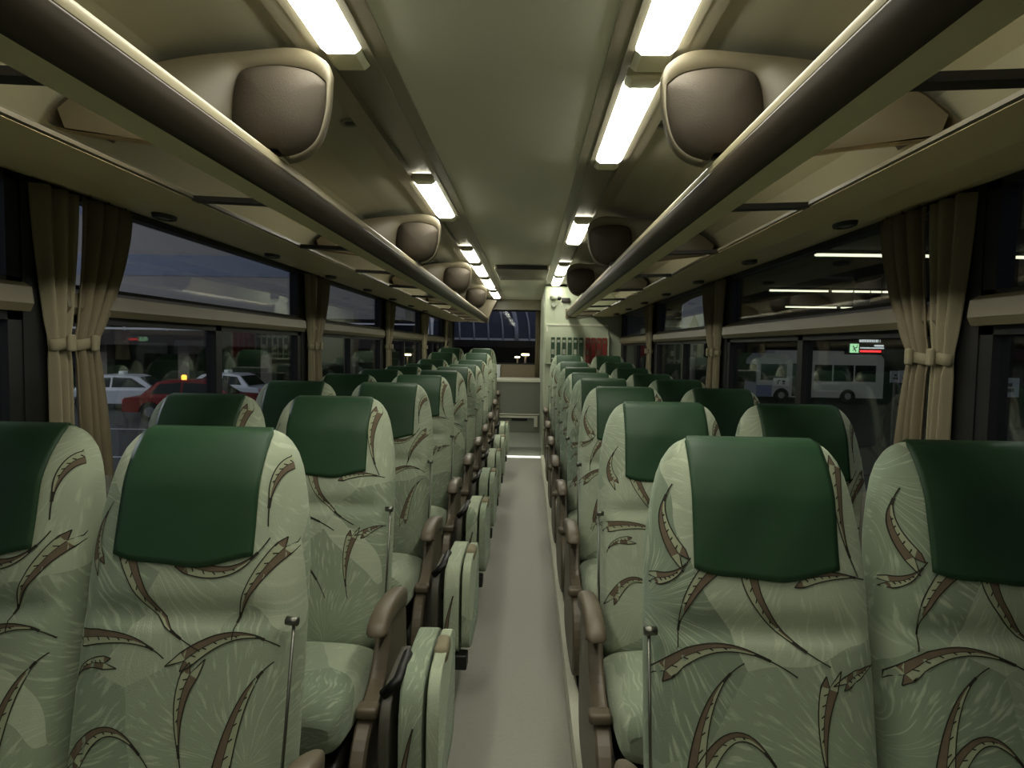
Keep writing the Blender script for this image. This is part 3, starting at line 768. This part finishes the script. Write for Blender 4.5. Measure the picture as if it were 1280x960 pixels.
# terminal building, left
def facade():
    r = empty('terminal_building', (-25, 34, GZ)); tag(r, 'long grey terminal building with blue window bands beyond the taxis on the left', 'building')
    def bx(nm, a, b, m):
        g = MB(); g.box((a[0]+25, a[1]-34, a[2]-GZ), (b[0]+25, b[1]-34, b[2]-GZ)); return g.build(nm, m, r)
    bx('ground_floor', (-60, 38, GZ), (-6.5, 39, 2.6), O['dark'])
    bx('slab', (-60, 34, 2.75), (-6.5, 40, 13.5), O['conc'])
    for z0, z1 in ((4.9, 6.0), (8.1, 9.2), (11.3, 12.2)): bx('window_band', (-60, 33.95, z0), (-6.5, 34.0, z1), O['blue'])
    g = MB(); g.box((-35, -4.0, 1.93-GZ), (18.5, -3.9, 2.02-GZ))
    g.build('railing', O['railw'], r)
    bx('balcony_deck', (-60, 30, 1.2), (-6.5, 38, 1.40), O['dark'])
    bx('balcony_front', (-60, 30.02, 1.2), (-6.5, 30.06, 1.9), O['dark'])
    for k in range(12):
        x = -54+k*4.1; bx('column', (x, 31, GZ), (x+.55, 31.6, 1.2), O['pil'])
    for k in range(24):
        x = -54+k*2.05; bx('railing_post', (x, 30, 1.9), (x+.05, 30.05, 2.45), O['railw'])
facade()
# walkway with ribbed vault, straight behind
r = empty('covered_walkway', (-1.5, 44, GZ)); tag(r, 'elevated walkway with a curved ribbed glass roof seen through the rear window', 'walkway')
g = MB(); g.box((-5.0, .0, 2.3-GZ-.9), (12, 3, 2.3-GZ-.7)); g.box((-5, -.05, 2.3-GZ-.75), (12, .05, 1.96-GZ)); g.build('deck', O['dark'], r)
g = MB(); g.box((-5, -.12, 1.86-GZ), (12, -.04, 2.0-GZ)); g.build('handrail', O['railw'], r)
g = MB(); g.box((-9, 3, 0), (16, 3.2, 2.0-GZ)); g.build('lower_wall', O['dark'], r)
g = MB(); rows = []
for k in range(9):
    a = k/8*math.pi/2; rows.append([(x, 3.5*(1-math.cos(a)), 1.9-GZ+3.2*math.sin(a)) for x in (-5, 12)])
g.grid(rows, 0, True); g.build('glazing', O['vault'], r)
for i, px in enumerate((520, 537, 556, 574, 592, 610, 628, 645, 661)):
    x0 = (px-660)/800*44+.092+1.5
    g = MB(); g.tube([(x0 - 1.3*(1-math.cos(k/8*math.pi/2)), 3.5*(1-math.cos(k/8*math.pi/2))-.1, 1.9-GZ+3.25*math.sin(k/8*math.pi/2)) for k in range(9)], .17 if i == 7 else .07, n=6); g.build('rib', O['rib'], r)
r = empty('storage_box', (-.47, 10.12, .885)); tag(r, 'small white box on the ledge below the rear window', 'box')
g = MB(); g.box((-.12, -.08, 0), (.12, .08, .17), 0, .008); g.build('body', O['carw'], r)
g = MB(); g.box((-.125, -.085, .17), (.125, .085, .20), 0, .006); g.build('lid', O['carw'], r)
box_obj('trim_8', (-.34, 10.19, .885), (.20, 10.22, 1.08), O['bench'], kind=S)

def car(name, loc, rz, paint, label, cat, taxi=False, amber=False):
    r = empty(name, loc, rz); tag(r, label, cat)
    # side profile (y forward = length axis x here)
    Lc, Wc = 4.5, 1.68
    low = [(-2.25, .32), (-2.27, .55), (-2.20, .80), (-1.45, .90), (1.15, .92), (1.95, .86), (2.22, .70), (2.26, .45), (2.2, .30)]
    def arch(cx, n=9): return [(cx+.37*math.cos(math.pi*k/n), .30+.37*math.sin(math.pi*k/n)) for k in range(n+1)]
    poly = low + arch(1.38) + arch(-1.38)
    g = MB(); rows = []
    for w, sc in ((-Wc/2, .0), (-Wc/2+.04, 1), (Wc/2-.04, 1), (Wc/2, 0)):
        rows.append([(x, w, z if sc else min(z, .82) if z > .5 else z) for x, z in poly])
    g.grid(rows, 0, False, True, True); g.build('body', paint, r)
    cab = [(-1.70, .88), (-1.20, 1.34), (-.85, 1.42), (.25, 1.42), (.62, 1.34), (1.25, .90)]
    g = MB(); rows = []
    for s in (-1, 1): rows.append([(x, s*(Wc/2-.06 if z < 1 else Wc/2-.22), z) for x, z in cab])
    g.grid(rows, 0, False, True, True); g.build('cabin', paint, r)
    for s in (-1, 1):
        for quad in (((-1.38, .94), (-1.10, 1.28), (-.42, 1.33), (-.42, .94)), ((-.34, .94), (-.34, 1.33), (.36, 1.30), (.95, .94))):
            g = MB(); g.add([(x, s*((Wc/2-.06)-(z-.88)/.5*.16+.012), z) for x, z in quad], [(0, 1, 2, 3)]); g.build('side_window', O['glass'], r).modifiers.new('t', 'SOLIDIFY').thickness = .01
    g = MB(); g.add([(-1.69, -.66, .93), (-1.69, .66, .93), (-1.235, .58, 1.33), (-1.235, -.58, 1.33)], [(0, 1, 2, 3)]); g.build('rear_window', O['glass'], r).modifiers.new('t', 'SOLIDIFY').thickness = .02
    g = MB(); g.add([(1.27, -.66, .92), (1.27, .66, .92), (.66, .58, 1.34), (.66, -.58, 1.34)], [(0, 1, 2, 3)]); g.build('windscreen', O['glass'], r).modifiers.new('t', 'SOLIDIFY').thickness = .02
    for cx in (-1.38, 1.38):
        for s in (-1, 1):
            g = MB(); g.tube([(cx, s*(Wc/2-.20), .31), (cx, s*(Wc/2-.01), .31)], .31, n=20); w = g.build('wheel', O['tyre'], r)
            g = MB(); g.tube([(cx, s*(Wc/2-.02), .31), (cx, s*(Wc/2+.005), .31)], .18, n=16); g.build('hub_cap', O['hub'], w)
    for s in (-.6, .6):
        g = MB(); g.box((-2.29, s-.17, .58), (-2.2, s+.17, .74), 0, .01); g.build('tail_lamp', O['tail'], r)
        g = MB(); g.box((2.18, s-.17, .55), (2.27, s+.17, .70), 0, .01); g.build('headlamp', O['roofl'], r)
    if taxi:
        g = MB(); g.box((-.35, -.18, 1.42), (-.15, .18, 1.56), 0, .03); g.build('roof_sign', O['roofl'], r)
    if amber:
        g = MB(); g.box((-.58, -.09, 1.40), (-.42, .09, 1.58), 0, .05); g.build('roof_lamp', O['amber'], r)
    return r
car('taxi', (-16.1, 25.6, GZ), R(8), O['carw'], 'white taxi parked behind the red car, seen past the left curtain', 'car', taxi=True)
car('taxi', (-13.7, 28.6, GZ), R(172), O['carw'], 'white taxi with a roof sign, right of the red car through the left window', 'car', taxi=True)
car('taxi', (-11.9, 23.0, GZ), R(12), O['carr'], 'red car with an amber roof lamp parked before the two white taxis', 'car', amber=True)
car('taxi', (-21.0, 21.0, GZ), R(5), O['carw'], 'white car at the far left edge beyond the nearest curtain', 'car', taxi=False)

# station canopy on the right with its tube lamps
box_obj('ceiling_station_canopy', (5.5, -20, EYE+3.15), (60, 75, EYE+3.3), O['soffit'], kind=S)
box_obj('wall_station_rear', (8, 60, GZ), (60, 61, EYE+3.15), O['soffit'], kind=S)
box_obj('wall_station_side', (40, -20, GZ), (41, 60, EYE+3.15), O['soffit'], kind=S)
tubes = [(20, 8.75, 11.3), (20, 11.75, 13.2), (20, 13.9, 16.6), (31.6, 11.7, 14.6), (31.6, 14.7, 18.2), (42.8, 16.9, 20.3), (42.8, 20.5, 24)]
tl = ['topmost left tube lamp', 'tube lamp behind the near right curtain', 'tube lamp right of the near curtain', 'middle left tube lamp', 'middle right tube lamp', 'lowest left tube lamp', 'lowest right tube lamp']
for (y, a, b), l in zip(tubes, tl):
    r = empty('tube_lamp', ((a+b)/2, y, EYE+3.0)); tag(r, 'long thin lit station %s under the dark canopy' % l, 'tube lamp', 'lit station tubes')
    h = (b-a)/2
    g = MB(); g.tube([(-h+.05, 0, 0), (h-.05, 0, 0)], .045, n=8); g.build('tube', O['tube'], r)
    g = MB(); g.box((-h, -.06, .05), (h, .06, .15)); g.build('batten', O['soffit'], r)
# city bus
def city_bus(loc, rz, label, Lb=8.0):
    r = empty('city_bus', loc, rz); tag(r, label, 'bus')
    H, Wb = 3.0, 2.3
    def arch(cx, n=9): return [(cx-.52*math.cos(math.pi*k/n), .35+.52*math.sin(math.pi*k/n)) for k in range(n+1)]
    poly = [(-Lb/2, .35)] + arch(-Lb/2+1.6) + arch(Lb/2-2.2) + [(Lb/2, .35), (Lb/2, 2.7), (Lb/2-.2, H), (-Lb/2+.5, H), (-Lb/2+.08, 2.6)]
    g = MB(); g.grid([[(x, y, z) for x, z in poly] for y in (-Wb/2, Wb/2)], 0, False, True, True); g.build('body', O['busw'], r)
    g = MB()
    for a, b in ((-3.75, -2.1), (-.35, .75), (.85, 2.1), (2.2, 3.5)): g.box((a, -Wb/2-.015, 1.35), (b, -Wb/2, 2.35))
    g.build('side_windows', O['glass'], r)
    g = MB(); g.box((-1.75, -Wb/2-.02, .4), (-.6, -Wb/2, 2.4)); g.build('door', O['glass'], r)
    g = MB(); g.box((-1.20, -Wb/2-.03, .4), (-1.14, -Wb/2-.018, 2.4)); g.box((-1.5, -Wb/2-.03, 1.5), (-1.35, -Wb/2-.018, 2.0)); g.build('door_rail', O['busw'], r)
    g = MB(); g.box((-Lb/2-.0, -Wb/2-.012, .36), (-Lb/2+.98, -Wb/2, 1.05)); g.box((-Lb/2+2.2, -Wb/2-.012, .36), (-1.8, -Wb/2, .95)); g.build('skirt', O['busb'], r)
    g = MB(); g.box((-Lb/2+.0, -Wb/2+.15, 1.2), (-Lb/2-.02, Wb/2-.15, 2.3)); g.build('windscreen', O['glass'], r)
    g = MB(); g.box((-3.0, -1.5, 2.98), (2.6, .9, 3.16), 0, .05) if False else g.box((-2.8, -.9, 2.98), (1.6, .9, 3.2), 0, .05); g.build('roof_unit', O['busw'], r)
    for cx in (-Lb/2+1.6, Lb/2-2.2):
        g = MB(); g.tube([(cx, -Wb/2+.25, .45), (cx, -Wb/2-.0, .45)], .45, n=24); w = g.build('wheel', O['tyre'], r)
        g = MB(); g.tube([(cx, -Wb/2, .45), (cx, -Wb/2-.02, .45)], .2, n=16); g.build('hub_cap', O['hub'], w)
    # advertising board with a mark
    g = MB(); g.box((-2.95, -Wb/2-.03, 1.02), (-1.95, -Wb/2, 1.5)); b = g.build('side_board', O['ledw' if False else 'roofl'], r)
    g = MB(); g.box((-2.68, -Wb/2-.036, 1.12), (-2.62, -Wb/2-.03, 1.36)); g.box((-2.68, -Wb/2-.036, 1.30), (-2.48, -Wb/2-.03, 1.36)); g.box((-2.38, -Wb/2-.036, 1.12), (-2.2, -Wb/2-.03, 1.18)); g.box((-2.38, -Wb/2-.036, 1.22), (-2.2, -Wb/2-.03, 1.36))
    g.build('board_letters', O['tyre'], b)
    return r
cb = city_bus((16.1, 36.5, GZ), R(0), 'white city bus standing in the bay outside the right windows'); cb.scale = (.86, .86, .9)
# hanging departure sign
p = B(1062, 435, 24); r = empty('departure_sign', (p[0], 24, p[2])); tag(r, 'hanging lit departure sign with a green square and red text line above the bus', 'sign')
k = 24/800
g = MB(); g.box((-7*k, 0, -6*k), (36*k, .12, 6*k), 0, .0); g.build('case', O['soffit'], r)
g = MB(); g.box((-6.5*k, -.02, -5.5*k), (4*k, -.002, 5.5*k)); gs = g.build('green_panel', O['grn'], r)
g = MB()
g.tube([(-3*k, -.03, -3*k), (-1.5*k, -.03, 0), (-3*k, -.03, 3*k)], .018, n=5); g.tube([(-1.5*k, -.03, 0), (1.5*k, -.03, 1*k), (2*k, -.03, 4*k)], .018, n=5); g.tube([(-1.5*k, -.03, 0), (.5*k, -.03, -4*k)], .018, n=5)
g.build('pictogram', O['tyre'], gs)
g = MB(); rnd = random.Random(3); x = 6*k
while x < 31*k:
    w = rnd.uniform(.6, 1.4)*k; g.box((x, -.02, -4.6*k), (x+w, -.002, -2.2*k)); x += w+.35*k
g.build('red_text', O['led'], r)
g = MB(); x = 6*k
while x < 34*k:
    w = rnd.uniform(.5, 1.2)*k; g.box((x, -.02, -.2*k), (x+w, -.002, 1.4*k)); x += w+.5*k
x = 23*k
while x < 34*k:
    w = rnd.uniform(.5, 1.2)*k; g.box((x, -.02, 2.4*k), (x+w, -.002, 4.6*k)); x += w+.4*k
g.build('white_text', O['ledw'], r)
g = MB()
for xx in (-4*k, 30*k): g.tube([(xx, .06, 6*k), (xx, .06, EYE+3.15-p[2])], .02, n=6)
g.build('hanger', O['soffit'], r)
# second board above it
p = B(1078, 426, 30); r = empty('line_board', (p[0], 30, p[2])); tag(r, 'small pale text board hanging just above the departure sign', 'sign')
g = MB(); g.box((-.5, 0, -.12), (.6, .06, .12)); g.build('case', O['soffit'], r)
g = MB(); x = -.42
while x < .5: w = rnd.uniform(.04, .09); g.box((x, -.02, -.06), (x+w, -.002, .06)); x += w+.03
g.build('white_text', O['ledw'], r)
g = MB(); g.tube([(0, .03, .12), (0, .03, EYE+3.15-p[2])], .02, n=6); g.build('hanger', O['soffit'], r)
# stop posts and notice boards
for (px, py, d, l) in ((1111, 470, 16, 'thin bus-stop post with a small plate left of the near right curtain'), (1122, 470, 15, 'thin grey bus-stop post touching the near right curtain'), (1248, 483, 9, 'white notice on a dark post beyond the nearest right window')):
    q = B(px, py, d); r = empty('stop_post', (q[0], d, GZ)); tag(r, l, 'post')
    g = MB(); g.tube([(0, 0, 0), (0, 0, q[2]-GZ+.1)], .03, n=8); g.build('pole', O['pil'] if d > 10 else O['soffit'], r)
    g = MB(); s = .13 if d > 10 else .12; g.box((-s, -.05, q[2]-GZ-s*1.1), (s, -.03, q[2]-GZ+s*1.1)); pl = g.build('plate', O['roofl'], r)
    g = MB(); g.box((-s*.5, -.056, q[2]-GZ-s*.5), (s*.4, -.05, q[2]-GZ-s*.1)); g.box((-s*.3, -.056, q[2]-GZ+.1*s), (s*.2, -.05, q[2]-GZ+s*.5)); g.build('plate_print', O['pil'], pl)
# warm lamps in the distance
for (px, py, d, rr, l) in ((508, 443, 36, .13, 'warm street lamp glowing far off beyond the left rear windows'), (656, 443, 34, .13, 'bright warm street lamp seen low through the rear window'), (646, 446, 40, .10, 'small warm street lamp beside the bright one in the rear window')):
    q = B(px, py, d); r = empty('street_lamp', (q[0], d, GZ)); tag(r, l, 'street lamp')
    g = MB(); g.tube([(0, 0, 0), (0, 0, q[2]-GZ-.05)], .05, n=8); g.build('pole', O['pil'], r)
    g = MB(); g.box((-rr*1.6, -rr*.5, q[2]-GZ-rr*.4), (rr*1.6, rr*.5, q[2]-GZ+rr*.4), 0, rr*.3); g.build('lamp_head', O['warm'], r)

def light(name, kind, loc, parent, power, color, size=1.0, rot=(0, 0, 0)):
    l = bpy.data.lights.new(name, kind); l.energy = power; l.color = color
    if kind == 'AREA': l.size = size
    else: l.shadow_soft_size = size
    o = bpy.data.objects.new(name, l); COL.objects.link(o); o.parent = parent; o.location = loc; o.rotation_euler = rot; return o
# added fill lights out of view, brightening the forecourt cars and building
for (x, y, e, l) in ((-24, 12, 2600, 'tall mast with an added fill light, unseen, far to the left of the coach'), (-34, 20, 2000, 'second tall mast with an added fill light, unseen, farther left')):
    r = empty('fill_light_mast', (x, y, GZ)); tag(r, l, 'fill_light')
    g = MB(); g.tube([(0, 0, 0), (0, 0, 10)], [.12, .07], n=10); g.build('pole', O['pil'], r)
    g = MB(); g.box((-.5, -.15, 10), (.5, .15, 10.3), 0, .05); g.build('lamp_head', O['railw'], r)
    light('fill_light', 'POINT', (.0, .0, 9.7), r, e, (.95, .95, 1.0), .3)
# added fill light under the canopy, out of view, brightening the city bus
r = empty('canopy_fill_light', (24, 18, EYE+3.0)); tag(r, 'added fill light, unseen, under the station canopy beyond the right windows', 'fill_light')
g = MB(); g.box((-.4, -.2, -.05), (.4, .2, .15), 0, .03); g.build('case', O['railw'], r)
light('fill_light', 'POINT', (0, 0, -.3), r, 650, (1, 1, .85), .2)
# added board in place of a pale reflection in the right window
p0 = B(850, 412, 20); p1 = B(880, 369, 20)
r = empty('reflection_board', ((p0[0]+p1[0])/2, 20, GZ)); tag(r, 'added pale angular board for a window reflection, high in a far right window', 'board')
hw = (p1[0]-p0[0])/2; zb, zt = p0[2]-GZ, p1[2]-GZ; hh = zt-zb
g = MB(); g.prism([(-hw, zb), (hw, zb), (hw, zt-.15*hh), (hw*.75, zt), (-hw*.2, zt-.12*hh), (-hw, zt-.3*hh)], 'y', 0, .1); g.build('panel', O['carw'], r)
g = MB(); g.prism([(-hw*.6, zb), (hw*.55, zb), (-hw*.0, zb+.42*hh)], 'y', -.03, 0); g.build('dark_triangle', O['pil'], r)
g = MB(); g.tube([(0, .05, 0), (0, .05, zb)], .08, n=8); g.build('post', O['pil'], r)
